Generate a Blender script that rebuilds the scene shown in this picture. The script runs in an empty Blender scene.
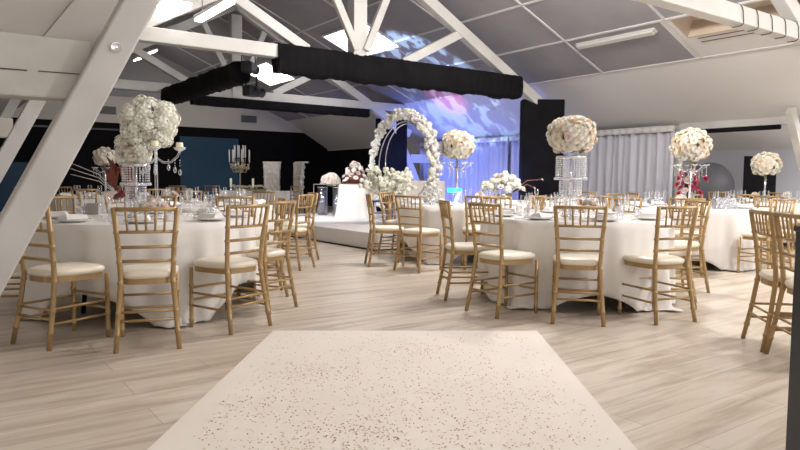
import bpy, math, random
from mathutils import Vector, Matrix, Euler
random.seed(7)
PI = math.pi
C = bpy.context.scene.collection
sc = bpy.context.scene

# ------------------------------------------------------------------ camera, world, light, exposure
VIEW = math.radians(35.5)          # the hall's long axis is turned by this against the line of sight
cam_d = bpy.data.cameras.new('camera'); cam = bpy.data.objects.new('camera', cam_d); C.objects.link(cam)
cam_d.sensor_width = 36; cam_d.lens = 29.7; cam_d.clip_start = .05; cam_d.clip_end = 100
cam.matrix_world = (Matrix.Translation((0, 0, 1.09)) @ Matrix.Rotation(-VIEW, 4, 'Z')
                    @ Matrix.Rotation(math.radians(90 - 3.9), 4, 'X') @ Matrix.Rotation(.008, 4, 'Z'))
sc.camera = cam
sc.view_settings.view_transform = 'Standard'; sc.view_settings.look = 'None'
sc.view_settings.gamma = 1; sc.view_settings.use_curve_mapping = False
sc.view_settings.exposure = 0.28
w = bpy.data.worlds.new('world'); sc.world = w; w.use_nodes = True
w.node_tree.nodes['Background'].inputs[0].default_value = (.92, .95, 1, 1)
w.node_tree.nodes['Background'].inputs[1].default_value = .85

def area(name, loc, sx, sy, power, col=(1, .93, .84), rot=(0, 0, 0), spread=180):
    d = bpy.data.lights.new(name, 'AREA'); d.shape = 'RECTANGLE'; d.size = sx; d.size_y = sy
    d.energy = power; d.color = col; d.spread = math.radians(spread)
    o = bpy.data.objects.new(name, d); C.objects.link(o); o.location = loc; o.rotation_euler = rot
    return o
# unseen fill lights added to brighten the hall, in front of and above the picture
def globe(name, loc, power, col=(1, .96, .91), r=.3):
    d = bpy.data.lights.new(name, 'POINT'); d.energy = power; d.color = col; d.shadow_soft_size = r
    o = bpy.data.objects.new(name, d); C.objects.link(o); o.location = loc; return o
globe('hall_fill', (6.4, .5, 4.1), 380)
globe('hall_fill', (6.6, 6.0, 4.5), 520)
globe('hall_fill', (1.3, -.8, 2.4), 25)
globe('hall_fill', (10.4, 1.2, 2.6), 260)
globe('annex_fill', (15.3, 4.6, 1.7), 110, (.95, .96, 1), .15)  # unseen fill light added to brighten the annex wall and ceiling

# ------------------------------------------------------------------ materials
def mat(name, col, rough=.5, metal=0., spec=.5, noise=None, bump=0, nscale=8, emit=0, ecol=None, sheen=0, trans=0, coord='Object', stretch=(1, 1, 1)):
    m = bpy.data.materials.new(name); m.use_nodes = True
    nt = m.node_tree; b = nt.nodes['Principled BSDF']
    b.inputs['Base Color'].default_value = (*col, 1); b.inputs['Roughness'].default_value = rough
    b.inputs['Metallic'].default_value = metal; b.inputs['Specular IOR Level'].default_value = spec
    if sheen: b.inputs['Sheen Weight'].default_value = sheen
    if trans: b.inputs['Transmission Weight'].default_value = trans
    if emit:
        b.inputs['Emission Color'].default_value = (*(ecol or col), 1); b.inputs['Emission Strength'].default_value = emit
    if noise or bump:
        tc = nt.nodes.new('ShaderNodeTexCoord'); mp = nt.nodes.new('ShaderNodeMapping'); mp.inputs['Scale'].default_value = stretch
        n = nt.nodes.new('ShaderNodeTexNoise'); n.inputs['Scale'].default_value = nscale; n.inputs['Detail'].default_value = 4
        nt.links.new(tc.outputs[coord], mp.inputs[0]); nt.links.new(mp.outputs[0], n.inputs['Vector'])
        if noise:
            r = nt.nodes.new('ShaderNodeValToRGB')
            r.color_ramp.elements[0].position = .3; r.color_ramp.elements[1].position = .7
            r.color_ramp.elements[0].color = (*noise, 1); r.color_ramp.elements[1].color = (*col, 1)
            nt.links.new(n.outputs['Fac'], r.inputs[0]); nt.links.new(r.outputs[0], b.inputs['Base Color'])
        if bump:
            bp = nt.nodes.new('ShaderNodeBump'); bp.inputs['Strength'].default_value = bump; bp.inputs['Distance'].default_value = .02
            nt.links.new(n.outputs['Fac'], bp.inputs['Height']); nt.links.new(bp.outputs[0], b.inputs['Normal'])
    return m

def glass_mat(name, tint=(1, 1, 1), alpha=.62, rough=.03, strength=1.0):
    m = bpy.data.materials.new(name); m.use_nodes = True; nt = m.node_tree; nt.nodes.clear()
    out = nt.nodes.new('ShaderNodeOutputMaterial'); mx = nt.nodes.new('ShaderNodeMixShader')
    t = nt.nodes.new('ShaderNodeBsdfTransparent'); t.inputs[0].default_value = (*tint, 1)
    g = nt.nodes.new('ShaderNodeBsdfPrincipled'); g.inputs['Base Color'].default_value = (.9, .92, .95, 1)
    g.inputs['Roughness'].default_value = rough; g.inputs['Metallic'].default_value = .55
    lw = nt.nodes.new('ShaderNodeLayerWeight'); lw.inputs[0].default_value = alpha
    nt.links.new(lw.outputs['Facing'], mx.inputs[0]); nt.links.new(t.outputs[0], mx.inputs[1]); nt.links.new(g.outputs[0], mx.inputs[2])
    nt.links.new(mx.outputs[0], out.inputs[0]); return m

M = {}
M['paint'] = mat('white_paint', (.60, .585, .565), .45, noise=(.51, .495, .475), nscale=2.2, bump=.08)
M['paint_old'] = mat('old_white_paint', (.60, .58, .54), .5, noise=(.48, .46, .42), nscale=3, bump=.15)
M['plaster'] = mat('plaster', (.70, .68, .66), .8, noise=(.65, .63, .61), nscale=.7)
M['plaster_wall'] = mat('plaster_wall', (.55, .52, .48), .8, noise=(.50, .47, .44), nscale=.6)
M['panel'] = mat('acoustic_panel', (.33, .315, .325), .85, noise=(.27, .26, .275), nscale=1.1)
M['batten'] = mat('batten', (.62, .60, .60), .5)
M['black_cloth'] = mat('black_cloth', (.009, .008, .010), .95, spec=.2, noise=(.004, .004, .005), nscale=3)
M['black_wall'] = mat('black_wall', (.006, .0055, .007), .95, spec=.15)
M['teal'] = mat('teal_paint', (.006, .050, .105), .6, noise=(.005, .04, .085), nscale=.8)
M['tablecloth'] = mat('white_linen', (.80, .77, .74), .75, bump=.05, nscale=40, sheen=.2)
M['wood_gold'] = mat('gold_lacquered_wood', (.46, .31, .145), .36, metal=.25, noise=(.35, .225, .095), nscale=5, stretch=(1, 1, .25))
M['cushion'] = mat('ivory_leatherette', (.83, .76, .63), .32)
M['rug'] = mat('ivory_carpet', (.80, .745, .675), .85, noise=(.77, .71, .64), nscale=2, bump=.2)
M['copper'] = mat('copper_sequin', (.42, .19, .08), .5, metal=.2)
M['stage'] = mat('white_stage_carpet', (.80, .77, .75), .7, noise=(.74, .71, .70), nscale=1.5)
M['silver'] = mat('silver', (.80, .80, .82), .16, metal=1)
M['mirror_column'] = mat('mirrored_mosaic', (.40, .41, .46), .15, metal=1, bump=.8, nscale=36)
M['dark_metal'] = mat('dark_metal', (.03, .03, .033), .4, metal=.4)
M['post_dark'] = mat('dark_grey_cabinet', (.035, .037, .045), .5, noise=(.028, .03, .036), nscale=2)
M['rose_white'] = mat('rose_cream', (.95, .91, .83), .6)
M['rose_ivory'] = mat('rose_ivory', (.93, .86, .74), .6)
M['rose_peach'] = mat('rose_peach', (.90, .76, .60), .6)
M['rose_pink'] = mat('rose_pink', (.90, .76, .71), .6)
M['hydrangea'] = mat('hydrangea_white', (.96, .95, .88), .6, noise=(.92, .92, .78), nscale=14)
M['orchid_white'] = mat('orchid_white', (.94, .93, .80), .55)
M['arch_white'] = mat('blossom_white', (.92, .90, .86), .6)
M['fuchsia'] = mat('fuchsia_petals', (.55, .045, .13), .55)
M['burgundy'] = mat('burgundy_petals', (.16, .012, .03), .55)
M['rust'] = mat('rust_leaf', (.24, .06, .03), .6, noise=(.16, .035, .02), nscale=12)
M['leaf'] = mat('dark_leaf', (.035, .05, .02), .5)
M['moss'] = mat('floral_core', (.30, .30, .17), .8)
M['twig'] = mat('twig_brown', (.13, .05, .035), .6)
M['crystal'] = glass_mat('crystal', alpha=.75, rough=.08)
M['glass'] = glass_mat('clear_glass', alpha=.5)
M['acrylic'] = glass_mat('clear_acrylic', alpha=.35)
M['candle'] = mat('candle_wax', (.86, .80, .55), .5, emit=.15)
M['porcelain'] = mat('porcelain', (.85, .84, .82), .15)
M['napkin'] = mat('grey_napkin', (.42, .39, .38), .7)
M['napkin_white'] = mat('white_napkin', (.82, .80, .78), .75)
M['leather_white'] = mat('white_tufted_leather', (.66, .61, .56), .4)
M['gold'] = mat('gold_metal', (.62, .52, .36), .3, metal=.9)
M['frost'] = mat('frosted_glass', (.75, .74, .72), .2, trans=.3)
M['bronze'] = mat('bronze', (.30, .19, .10), .4, metal=.6)
M['vent'] = mat('grey_vent', (.17, .16, .16), .6)
M['skylight'] = mat('skylight_pane', (1, 1, 1), .5, emit=7, ecol=(1, .98, .93))
M['tube'] = mat('fluorescent_diffuser', (1, 1, 1), .5, emit=7, ecol=(1, .95, .86))
M['tube_off'] = mat('diffuser_unlit', (.62, .60, .56), .4)
M['beige_box'] = mat('beige_reveal', (.56, .46, .36), .7, noise=(.50, .41, .32), nscale=2)
M['lens'] = mat('lamp_lens', (1, .6, .4), .3, emit=2.2, ecol=(1, .45, .25))
M['cake'] = mat('chocolate_cake', (.20, .07, .045), .5, noise=(.12, .04, .03), nscale=18)
M['cyan'] = mat('cyan_lit_acrylic', (.05, .8, .85), .3, emit=1.6, ecol=(.03, .75, .85))
M['ice'] = mat('white_lit_acrylic', (.7, .9, .95), .3, emit=.5, ecol=(.5, .85, 1))
M['wire'] = mat('dark_cable', (.02, .02, .022), .5)
M['knot'] = mat('wood_crack', (.05, .045, .04), .8)
M['photo_box'] = mat('silver_glitter', (.75, .76, .80), .25, metal=.7, bump=1, nscale=60, noise=(.2, .2, .25))
M['round_grey'] = mat('charcoal_board', (.075, .075, .085), .5)

def drape_mat():
    m = mat('sheer_grey_drape', (.55, .55, .61), .7, bump=.03, nscale=30, sheen=.3); return m
M['drape'] = drape_mat()

def floor_mat():
    m = bpy.data.materials.new('oak_laminate'); m.use_nodes = True; nt = m.node_tree; b = nt.nodes['Principled BSDF']
    N = nt.nodes.new; L = nt.links.new
    tc = N('ShaderNodeTexCoord')
    br = N('ShaderNodeTexBrick'); br.offset = .37; br.inputs['Scale'].default_value = 1
    br.inputs['Brick Width'].default_value = 1.29; br.inputs['Row Height'].default_value = .245
    br.inputs['Mortar Size'].default_value = .0016; br.inputs['Mortar Smooth'].default_value = .2; br.inputs['Bias'].default_value = 0
    br.inputs['Color1'].default_value = (.615, .54, .455, 1); br.inputs['Color2'].default_value = (.69, .615, .525, 1)
    br.inputs['Mortar'].default_value = (.33, .26, .20, 1)
    L(tc.outputs['Object'], br.inputs['Vector'])
    mp = N('ShaderNodeMapping'); mp.inputs['Scale'].default_value = (.5, 5.2, 1)
    n = N('ShaderNodeTexNoise'); n.inputs['Scale'].default_value = 1.6; n.inputs['Detail'].default_value = 7; n.inputs['Roughness'].default_value = .62; n.inputs['Distortion'].default_value = .6
    L(tc.outputs['Object'], mp.inputs[0]); L(mp.outputs[0], n.inputs['Vector'])
    r = N('ShaderNodeValToRGB'); r.color_ramp.elements[0].position = .33; r.color_ramp.elements[0].color = (.56, .49, .42, 1)
    r.color_ramp.elements[1].position = .56; r.color_ramp.elements[1].color = (1, 1, 1, 1)
    L(n.outputs['Fac'], r.inputs[0])
    mx = N('ShaderNodeMix'); mx.data_type = 'RGBA'; mx.blend_type = 'MULTIPLY'; mx.inputs[0].default_value = .75
    L(br.outputs['Color'], mx.inputs[6]); L(r.outputs[0], mx.inputs[7])
    mp2 = N('ShaderNodeMapping'); mp2.inputs['Scale'].default_value = (2.5, 60, 1)
    n2 = N('ShaderNodeTexNoise'); n2.inputs['Scale'].default_value = 1; n2.inputs['Detail'].default_value = 3
    L(tc.outputs['Object'], mp2.inputs[0]); L(mp2.outputs[0], n2.inputs['Vector'])
    mx2 = N('ShaderNodeMix'); mx2.data_type = 'RGBA'; mx2.blend_type = 'OVERLAY'; mx2.inputs[0].default_value = .12
    L(mx.outputs[2], mx2.inputs[6]); L(n2.outputs['Fac'], mx2.inputs[7])
    L(mx2.outputs[2], b.inputs['Base Color'])
    b.inputs['Roughness'].default_value = .3; b.inputs['Specular IOR Level'].default_value = .42
    return m
M['floor'] = floor_mat()

# ------------------------------------------------------------------ mesh helpers
class MB:
    def __init__(s): s.v = []; s.f = []; s.sm = []
    def add(s, vs, fs, smooth=False):
        k = len(s.v); s.v += [tuple(v) for v in vs]; s.f += [tuple(i + k for i in f) for f in fs]; s.sm += [smooth] * len(fs); return s
    def box(s, c, size, R=None):
        x, y, z = size[0] / 2, size[1] / 2, size[2] / 2
        vs = [Vector(p) for p in ((-x, -y, -z), (x, -y, -z), (x, y, -z), (-x, y, -z), (-x, -y, z), (x, -y, z), (x, y, z), (-x, y, z))]
        if R is not None: vs = [R @ v for v in vs]
        c = Vector(c)
        return s.add([v + c for v in vs], [(0, 3, 2, 1), (4, 5, 6, 7), (0, 1, 5, 4), (1, 2, 6, 5), (2, 3, 7, 6), (3, 0, 4, 7)])
    def bar(s, p0, p1, w_, h_, side=Vector((0, 1, 0))):      # rectangular bar, w_ along side, h_ across
        p0 = Vector(p0); p1 = Vector(p1); d = (p1 - p0); L = d.length; d.normalize()
        a = side - d * side.dot(d); a.normalize(); b = d.cross(a)
        R = Matrix((d, a, b)).transposed()
        return s.box((p0 + p1) / 2, (L, w_, h_), R)
    def tube(s, pts, rad, n=8, cap=True):
        pts = [Vector(p) for p in pts]
        if not hasattr(rad, '__len__'): rad = [rad] * len(pts)
        vs = []; fs = []; ref = None
        for i, p in enumerate(pts):
            d = (pts[min(i + 1, len(pts) - 1)] - pts[max(i - 1, 0)]).normalized()
            if ref is None: ref = Vector((0, 0, 1)) if abs(d.z) < .9 else Vector((1, 0, 0))
            a = (ref - d * ref.dot(d)).normalized(); b = d.cross(a); ref = a
            for k in range(n):
                t = 2 * PI * k / n; vs.append(p + (a * math.cos(t) + b * math.sin(t)) * rad[i])
        m = len(pts)
        for i in range(m - 1):
            for k in range(n):
                fs.append((i * n + k, i * n + (k + 1) % n, (i + 1) * n + (k + 1) % n, (i + 1) * n + k))
        if cap: fs.append(tuple(range(n - 1, -1, -1))); fs.append(tuple((m - 1) * n + k for k in range(n)))
        return s.add(vs, fs, True)
    def lathe(s, prof, n=16, c=(0, 0, 0), R=None):           # prof: (r, z)
        c = Vector(c); vs = []; fs = []
        for r, z in prof:
            for k in range(n):
                t = 2 * PI * k / n; v = Vector((r * math.cos(t), r * math.sin(t), z))
                vs.append((R @ v if R else v) + c)
        for i in range(len(prof) - 1):
            for k in range(n): fs.append((i * n + k, i * n + (k + 1) % n, (i + 1) * n + (k + 1) % n, (i + 1) * n + k))
        return s.add(vs, fs, True)
    def ball(s, c, r, seg=10, ring=6, sq=(1, 1, 1)):
        c = Vector(c); vs = [c + Vector((0, 0, -r * sq[2]))]; fs = []
        for i in range(1, ring):
            t = PI * i / ring - PI / 2
            for k in range(seg):
                a = 2 * PI * k / seg; vs.append(c + Vector((r * sq[0] * math.cos(t) * math.cos(a), r * sq[1] * math.cos(t) * math.sin(a), r * sq[2] * math.sin(t))))
        vs.append(c + Vector((0, 0, r * sq[2]))); e = len(vs) - 1
        for k in range(seg):
            fs.append((0, 1 + (k + 1) % seg, 1 + k)); b = 1 + (ring - 2) * seg; fs.append((b + k, b + (k + 1) % seg, e))
        for i in range(ring - 2):
            for k in range(seg):
                a = 1 + i * seg; fs.append((a + k, a + (k + 1) % seg, a + seg + (k + 1) % seg, a + seg + k))
        return s.add(vs, fs, True)
    def mesh(s, name):
        me = bpy.data.meshes.new(name); me.from_pydata(s.v, [], s.f); me.polygons.foreach_set('use_smooth', s.sm); me.update(); return me
    def build(s, name, m, parent=None, loc=None, rz=0, bevel=0):
        o = bpy.data.objects.new(name, s.mesh(name)); C.objects.link(o)
        for k in (m if isinstance(m, (list, tuple)) else [m]): o.data.materials.append(k)
        if parent: o.parent = parent
        if loc is not None: o.location = loc
        o.rotation_euler.z = rz
        if bevel:
            b = o.modifiers.new('bevel', 'BEVEL'); b.width = bevel; b.segments = 2; b.limit_method = 'ANGLE'
        return o

def tag(o, label=None, cat=None, group=None, kind=None):
    if label: o['label'] = label
    if cat: o['category'] = cat
    if group: o['group'] = group
    if kind: o['kind'] = kind
    return o
def empty(name, loc, rz, label, cat, group=None):
    o = bpy.data.objects.new(name, None); C.objects.link(o); o.location = loc; o.rotation_euler.z = rz; o.empty_display_size = .1
    return tag(o, label, cat, group)
def struct(o): o['kind'] = 'structure'; return o
def dup(root, loc, rz, label, group=None):
    r = root.copy(); C.objects.link(r); r.location = loc; r.rotation_euler.z = rz; r['label'] = label
    if group: r['group'] = group
    for ch in list(root.children):
        c = ch.copy(); C.objects.link(c); c.parent = r
        for g in list(ch.children):
            d = g.copy(); C.objects.link(d); d.parent = c
    return r
def inst(name, mesh, parent, loc, rot=(0, 0, 0), sc_=1):
    o = bpy.data.objects.new(name, mesh); C.objects.link(o); o.parent = parent; o.location = loc; o.rotation_euler = rot
    o.scale = (sc_,) * 3 if not hasattr(sc_, '__len__') else sc_
    return o
cv, sv = math.cos(VIEW), math.sin(VIEW)
def G(x, y, z=0):                 # the furniture is set out on a floor grid turned against the hall's axis
    return Vector((cv * x + sv * y, -sv * x + cv * y, z))

# ------------------------------------------------------------------ the hall
RIDGE_U, RIDGE_Z, SL = 6.43, 5.55, .4175
def roof_z(u): return RIDGE_Z - SL * abs(u - RIDGE_U)
U1, Z1 = 11.65, RIDGE_Z - SL * (11.65 - RIDGE_U)         # lower edge of grey panels
U2, Z2 = 13.45, 2.33                                      # eave
UL1, UL2 = 2 * RIDGE_U - U1, 2 * RIDGE_U - U2
V0, V1 = -3.5, 24.1
struct(MB().box((8, 10.5, -.05), (20, 29, .1)).build('floor', M['floor']))
def slab(name, ua, za, ub, zb, va, vb, m, t=.06):
    mb = MB(); n = Vector((-(zb - za), 0, ub - ua)).normalized()
    if n.z < 0: n = -n
    p = [Vector((ua, va, za)), Vector((ub, va, zb)), Vector((ub, vb, zb)), Vector((ua, vb, za))]
    q = [x + n * t for x in p]
    mb.add(p + q, [(0, 3, 2, 1), (4, 5, 6, 7), (0, 1, 5, 4), (1, 2, 6, 5), (2, 3, 7, 6), (3, 0, 4, 7)])
    return struct(mb.build(name, m))
slab('ceiling', RIDGE_U, RIDGE_Z, 10.43, roof_z(10.43), V0, V1, M['panel'])
slab('ceiling', 10.43, roof_z(10.43), U1, Z1, 6.93, V1, M['panel'])
slab('ceiling', 10.43, roof_z(10.43), U1, Z1, V0, 4.5, M['plaster'])
slab('ceiling', 10.43, roof_z(10.43), U1, Z1, 6.72, 6.93, M['plaster'])
slab('ceiling', 11.0, roof_z(11.0), U1, Z1, 4.5, 6.72, M['plaster'])
slab('ceiling', 2.3, roof_z(2.3), RIDGE_U, RIDGE_Z, V0, V1, M['panel'])
slab('ceiling', U1, Z1, U2, Z2, V0, V1, M['plaster'])
slab('ceiling', UL2, 2.0, 2.3, 3.25, V0, V1, M['plaster'])
struct(MB().box((2.33, 10.3, 3.55), (.06, 27.6, .62)).build('wall_riser', M['plaster']))
struct(MB().box((UL2 - .06, 10.3, 1.2), (.12, 27.6, 2.5)).build('wall_left', M['plaster_wall']))
struct(MB().box((U2 + .06, (8.3 + V1) / 2, 1.2), (.12, V1 - 8.3, 2.5)).build('wall_right', M['plaster_wall']))
struct(MB().box((U2 - .01, 22.25, 1.13), (.04, 3.6, 2.26)).build('wall_right', M['black_wall']))
# gable wall: grey above, white band, black curtain-wall below
mb = MB(); mb.add([(UL2, V1, 3.85), (U2, V1, 3.85), (U2, V1, 5.8), (UL2, V1, 5.8), (UL2, V1 + .1, 3.85), (U2, V1 + .1, 3.85), (U2, V1 + .1, 5.8), (UL2, V1 + .1, 5.8)],
    [(0, 1, 2, 3), (4, 7, 6, 5), (0, 4, 5, 1), (3, 2, 6, 7), (0, 3, 7, 4), (1, 5, 6, 2)])
struct(mb.build('wall_back', M['panel']))
struct(MB().box(((UL2 + U2) / 2, V1 + .03, 3.4), (U2 - UL2, .16, .9)).build('wall_back', M['plaster_wall']))
struct(MB().box(((UL2 + U2) / 2, V1 + .03, 1.515), (U2 - UL2, .14, 3.03)).build('wall_back', M['black_wall']))
struct(MB().box((8.5, V1 - .05, 1.3), (2.2, .04, 2.6)).build('trim_teal', M['teal']))
struct(MB().box((1.9, V1 - .05, .78), (1.4, .04, 1.56)).build('trim_teal', M['teal']))
struct(MB().box((4.2, V1 - .06, 2.72), (4.2, .05, .05)).build('trim_rail', M['dark_metal']))
# annex under the right eave
struct(MB().box((17.3, 4, .95), (.1, 15, 2.2)).build('wall_annex', mat('annex_wall', (.62, .62, .68), .8)))
slab('ceiling', U2, 2.62, 17.3, 1.93, V0, 11.4, M['plaster'])
struct(MB().box((U2 + .03, 2.4, 2.37), (.18, 11.8, .30)).build('trim_header', M['paint']))
# roof joints
for j in range(4):
    u = U1 - .02 - 1.22 * j
    struct(MB().bar((u, V0, roof_z(u) - .012), (u, V1, roof_z(u) - .012), .045, .02, side=Vector((1, 0, -SL))).build('trim_joint', M['batten']))
    u = 2 * RIDGE_U - u
    if u > 2.4: struct(MB().bar((u, V0, roof_z(u) - .012), (u, V1, roof_z(u) - .012), .045, .02, side=Vector((1, 0, SL))).build('trim_joint', M['batten']))
for k in range(9):
    v = 4.6 + 2.2 * k
    struct(MB().bar((RIDGE_U, v, RIDGE_Z - .012), (U1 if v > 6.5 else 10.43, v, roof_z(U1 if v > 6.5 else 10.43) - .012), .045, .02).build('trim_joint', M['batten']))
    struct(MB().bar((2.36, v, roof_z(2.36) - .012), (RIDGE_U, v, RIDGE_Z - .012), .045, .02).build('trim_joint', M['batten']))
struct(MB().bar((1.17, V0, 2.755), (1.17, V1, 2.755), .02, .012, side=Vector((1, 0, .43))).build('trim_joint', M['batten']))

# trusses
def truss(v, name_label, tie_from, tie_to, near=False, right=True, raf=2.35):
    t = empty('roof_truss', (0, 0, 0), 0, name_label, 'roof truss'); Y = Vector((0, 1, 0)); P = M['paint']
    th = .22
    MB().bar((tie_from, v, 3.23), (tie_to, v, 3.23), .2, th).build('tie_beam', P, t, bevel=.012)
    def RZ(u): return 5.45 - .545 * abs(u - RIDGE_U)
    lo = 0 if near else .15
    MB().bar((raf, v, RZ(raf)), (RIDGE_U, v, RZ(RIDGE_U)), .18, .22).build('rafter', P, t, bevel=.012)
    MB().bar((RIDGE_U, v, RZ(RIDGE_U)), (11.9, v, RZ(11.9)), .18, .22).build('rafter', P, t, bevel=.012)
    MB().bar((RIDGE_U, v, 3.12), (RIDGE_U, v, 5.2), .24, .28).build('king_post', P, t, bevel=.012)
    for s in (-1, 1):
        MB().bar((RIDGE_U + s * 1.02, v, 3.32), (RIDGE_U + s * 2.5, v, RZ(RIDGE_U + 2.5)), .14, .17).build('strut', P, t, bevel=.01)
        MB().bar((RIDGE_U + s * .10, v - .14, 3.42), (RIDGE_U + s * (.72 if s > 0 else .85), v - .14, 4.85), .10, .14).build('brace', P, t, bevel=.01)
    for s in ((-1, 1) if right else (-1,)):
        u = lambda x: RIDGE_U + s * (RIDGE_U - x)
        a, b = (-.02, -.3), (1.66, 3.1)
        lw = .19
        MB().bar((u(.01 + lo), v, .0), (u(1.49 + lo), v, 2.9), .22, lw).build('leg', P, t, bevel=.014)
        if near:
            bl = MB().bar((u(.86), v + .1, 1.755), (u(-.55), v + .1, 1.755), .2, .37).build('short_tie', M['paint_old'], t, bevel=.012)
            cr = MB()
            cr.bar((.12, v - .004, 1.72), (.50, v - .004, 1.725), .006, .006); cr.bar((.56, v - .004, 1.727), (.86, v - .004, 1.732), .006, .005)
            cr.bar((.13, v - .004, 1.66), (.13, v - .004, 1.60), .006, .006); cr.ball((.11, v - .004, 1.83), .015); cr.ball((.80, v - .004, 1.60), .013)
            cr.build('crack', M['knot'], t)
            MB().lathe([(.0, .0), (.03, .0), (.034, .008), (.034, .0), (.026, -.01)], 14, (0, 0, 0), Matrix.Rotation(PI / 2, 3, 'X')).build('bolt', M['silver'], t, loc=(.98, v - .115, 1.90))
        elif s < 0 or v > 12:
            MB().bar((u(.95), v, 1.745), (u(-.55), v, 1.745), .18, .26).build('short_tie', M['paint_old'], t, bevel=.012)
    return t
truss(4.55, 'near white roof truss whose thick leg slants across the left foreground', 2.35, 11.9, near=True, right=False)
truss(10.4, 'white roof truss whose long tie beam carries the wide black drape', 2.25, 10.5)
truss(16.25, 'farther white roof truss seen below and behind the black draped beam', 2.25, 11.9)

# black fabric swathed round the tie beams
def swag(name, u0, u1, v, z0, z1, thick, label, n=90, wav=.03):
    mb = MB(); vs = []; fs = []; prof = 12
    for i in range(n + 1):
        u = u0 + (u1 - u0) * i / n
        g = random.uniform(-1, 1) * wav * .5
        sag = wav * (.5 * math.sin(i * .37) + .4 * math.sin(i * .83 + 1)) + g
        for k in range(prof):
            a = 2 * PI * k / prof
            ca, sa = math.cos(a), math.sin(a)
            rx = math.copysign(abs(ca) ** .6, ca) * (thick / 2 + .012 * math.sin(i * 2.1 + k * .3))
            rz = math.copysign(abs(sa) ** .6, sa) * (z1 - z0) / 2
            z = (z0 + z1) / 2 + rz + (sag if sa < -.3 else g * .3)
            vs.append((u, v + rx, z))
    for i in range(n):
        for k in range(prof): fs.append((i * prof + k, i * prof + (k + 1) % prof, (i + 1) * prof + (k + 1) % prof, (i + 1) * prof + k))
    fs.append(tuple(range(prof))); fs.append(tuple(n * prof + k for k in range(prof)))
    mb.add(vs, fs, True); o = mb.build(name, M['black_cloth']); return tag(o, label, 'fabric drape')
swag('beam_drape', 4.82, 10.55, 10.4, 2.86, 3.38, .32, 'wide black fabric swathed round the long tie beam above the hall')
swag('beam_drape', 5.3, 10.4, 16.25, 2.88, 3.13, .26, 'thin dark fabric strip hung under the farther tie beam', wav=.008)
# lighting bar along the hall, wrapped in black
t = empty('lighting_bar', (4.7, 13.6, 3.02), 0, 'black wrapped lighting bar running back from the long draped beam', 'lighting bar')
mb = MB(); vs = []; fs = []; n = 40
for i in range(n + 1):
    y = -2.0 + 4.5 * i / n
    for k in range(10):
        a = 2 * PI * k / 10; r = .19 + random.uniform(-.015, .02); ca, sa = math.cos(a), math.sin(a)
        vs.append((r * math.copysign(abs(ca) ** .6, ca), y, r * 1.05 * math.copysign(abs(sa) ** .6, sa)))
for i in range(n):
    for k in range(10): fs.append((i * 10 + k, i * 10 + (k + 1) % 10, (i + 1) * 10 + (k + 1) % 10, (i + 1) * 10 + k))
fs += [tuple(range(10)), tuple(n * 10 + k for k in range(10))]
mb.add(vs, fs, True).build('fabric_sleeve', M['black_cloth'], t)
MB().tube([(0, 2.4, .08), (0, 2.6, .2)], .02).build('clamp', M['dark_metal'], t)
for (lo, rz, lab) in (((4.78, 11.45, 3.1), -.8, 'black stage spotlight hung at the near end of the wrapped bar'),
                      ((4.95, 11.75, 2.72), -1.1, 'black stage spotlight pointing down beside the wrapped bar')):
    s = empty('stage_spotlight', lo, rz, lab, 'spotlight')
    MB().box((0, 0, 0), (.2, .3, .2)).build('body', M['dark_metal'], s, bevel=.03)
    MB().lathe([(.07, .12), (.085, .3), (.09, .31), (.06, .28), (0, .28)], 14, R=Matrix.Rotation(-PI / 2, 3, 'X')).build('barrel', M['dark_metal'], s)
    MB().lathe([(.0, .285), (.06, .285)], 14, R=Matrix.Rotation(-PI / 2, 3, 'X')).build('lens', M['lens'], s)
    MB().bar((-.13, 0, 0), (-.13, 0, .26), .04, .015).bar((.13, 0, 0), (.13, 0, .26), .04, .015).bar((-.13, 0, .26), (.13, 0, .26), .04, .015).build('yoke', M['dark_metal'], s)

# skylights and ceiling lamps
def roof_patch(o_name, side, u0, u1, v0, v1, label, pane, drop=.03):
    uc = (u0 + u1) / 2; z = roof_z(uc) - drop; ang = math.atan(SL) * (1 if side > 0 else -1)
    t = empty(o_name, (uc, (v0 + v1) / 2, z), 0, label, 'skylight'); t.rotation_euler.y = ang
    L = (u1 - u0) / math.cos(ang); W = v1 - v0
    MB().box((0, 0, .0), (L, W, .01)).build('pane', M[pane], t)
    f = MB(); f.box((L / 2, 0, 0), (.05, W + .05, .05)); f.box((-L / 2, 0, 0), (.05, W + .05, .05)); f.box((0, W / 2, 0), (L, .05, .05)); f.box((0, -W / 2, 0), (L, .05, .05)); f.box((0, 0, -.012), (.03, W, .02))
    f.build('frame', M['batten'], t)
    return t
roof_patch('skylight', 1, 8.3, 9.35, 13.15, 15.1, 'bright skylight glowing behind the king post above the draped beam', 'skylight')
roof_patch('skylight', 1, 8.5, 9.5, 19.0, 20.9, 'bright skylight seen under the beam beside the stage spotlights', 'skylight')
roof_patch('skylight', -1, 3.8, 5.2, 13.6, 15.6, 'shaded skylight in the left roof slope beside the tilted lamp', 'beige_box')
def batten_lamp(loc, L, W, label, lit, tilt=0, rods=0):
    t = empty('ceiling_lamp', loc, 0, label, 'ceiling lamp'); t.rotation_euler.y = tilt
    MB().box((0, 0, .03), (W, L, .05)).build('housing', M['paint'], t, bevel=.01)
    MB().box((0, 0, -.015), (W * .86, L * .97, .04)).build('diffuser', M['tube' if lit else 'tube_off'], t, bevel=.01)
    if rods:
        for y in (-L * .35, L * .35): MB().tube([(0, y, .05), (0, y, rods)], .008, 6).build('suspension_rod', M['silver'], t)
    return t
batten_lamp((3.22, 8.9, 3.36), 1.3, .13, 'long glowing fluorescent lamp hung in the upper left roof', True, rods=.85)
batten_lamp((3.1, 10.25, 3.70), .5, .45, 'cream lamp box beside the long glowing lamp, under the left roof slope', True, rods=.4)
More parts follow.
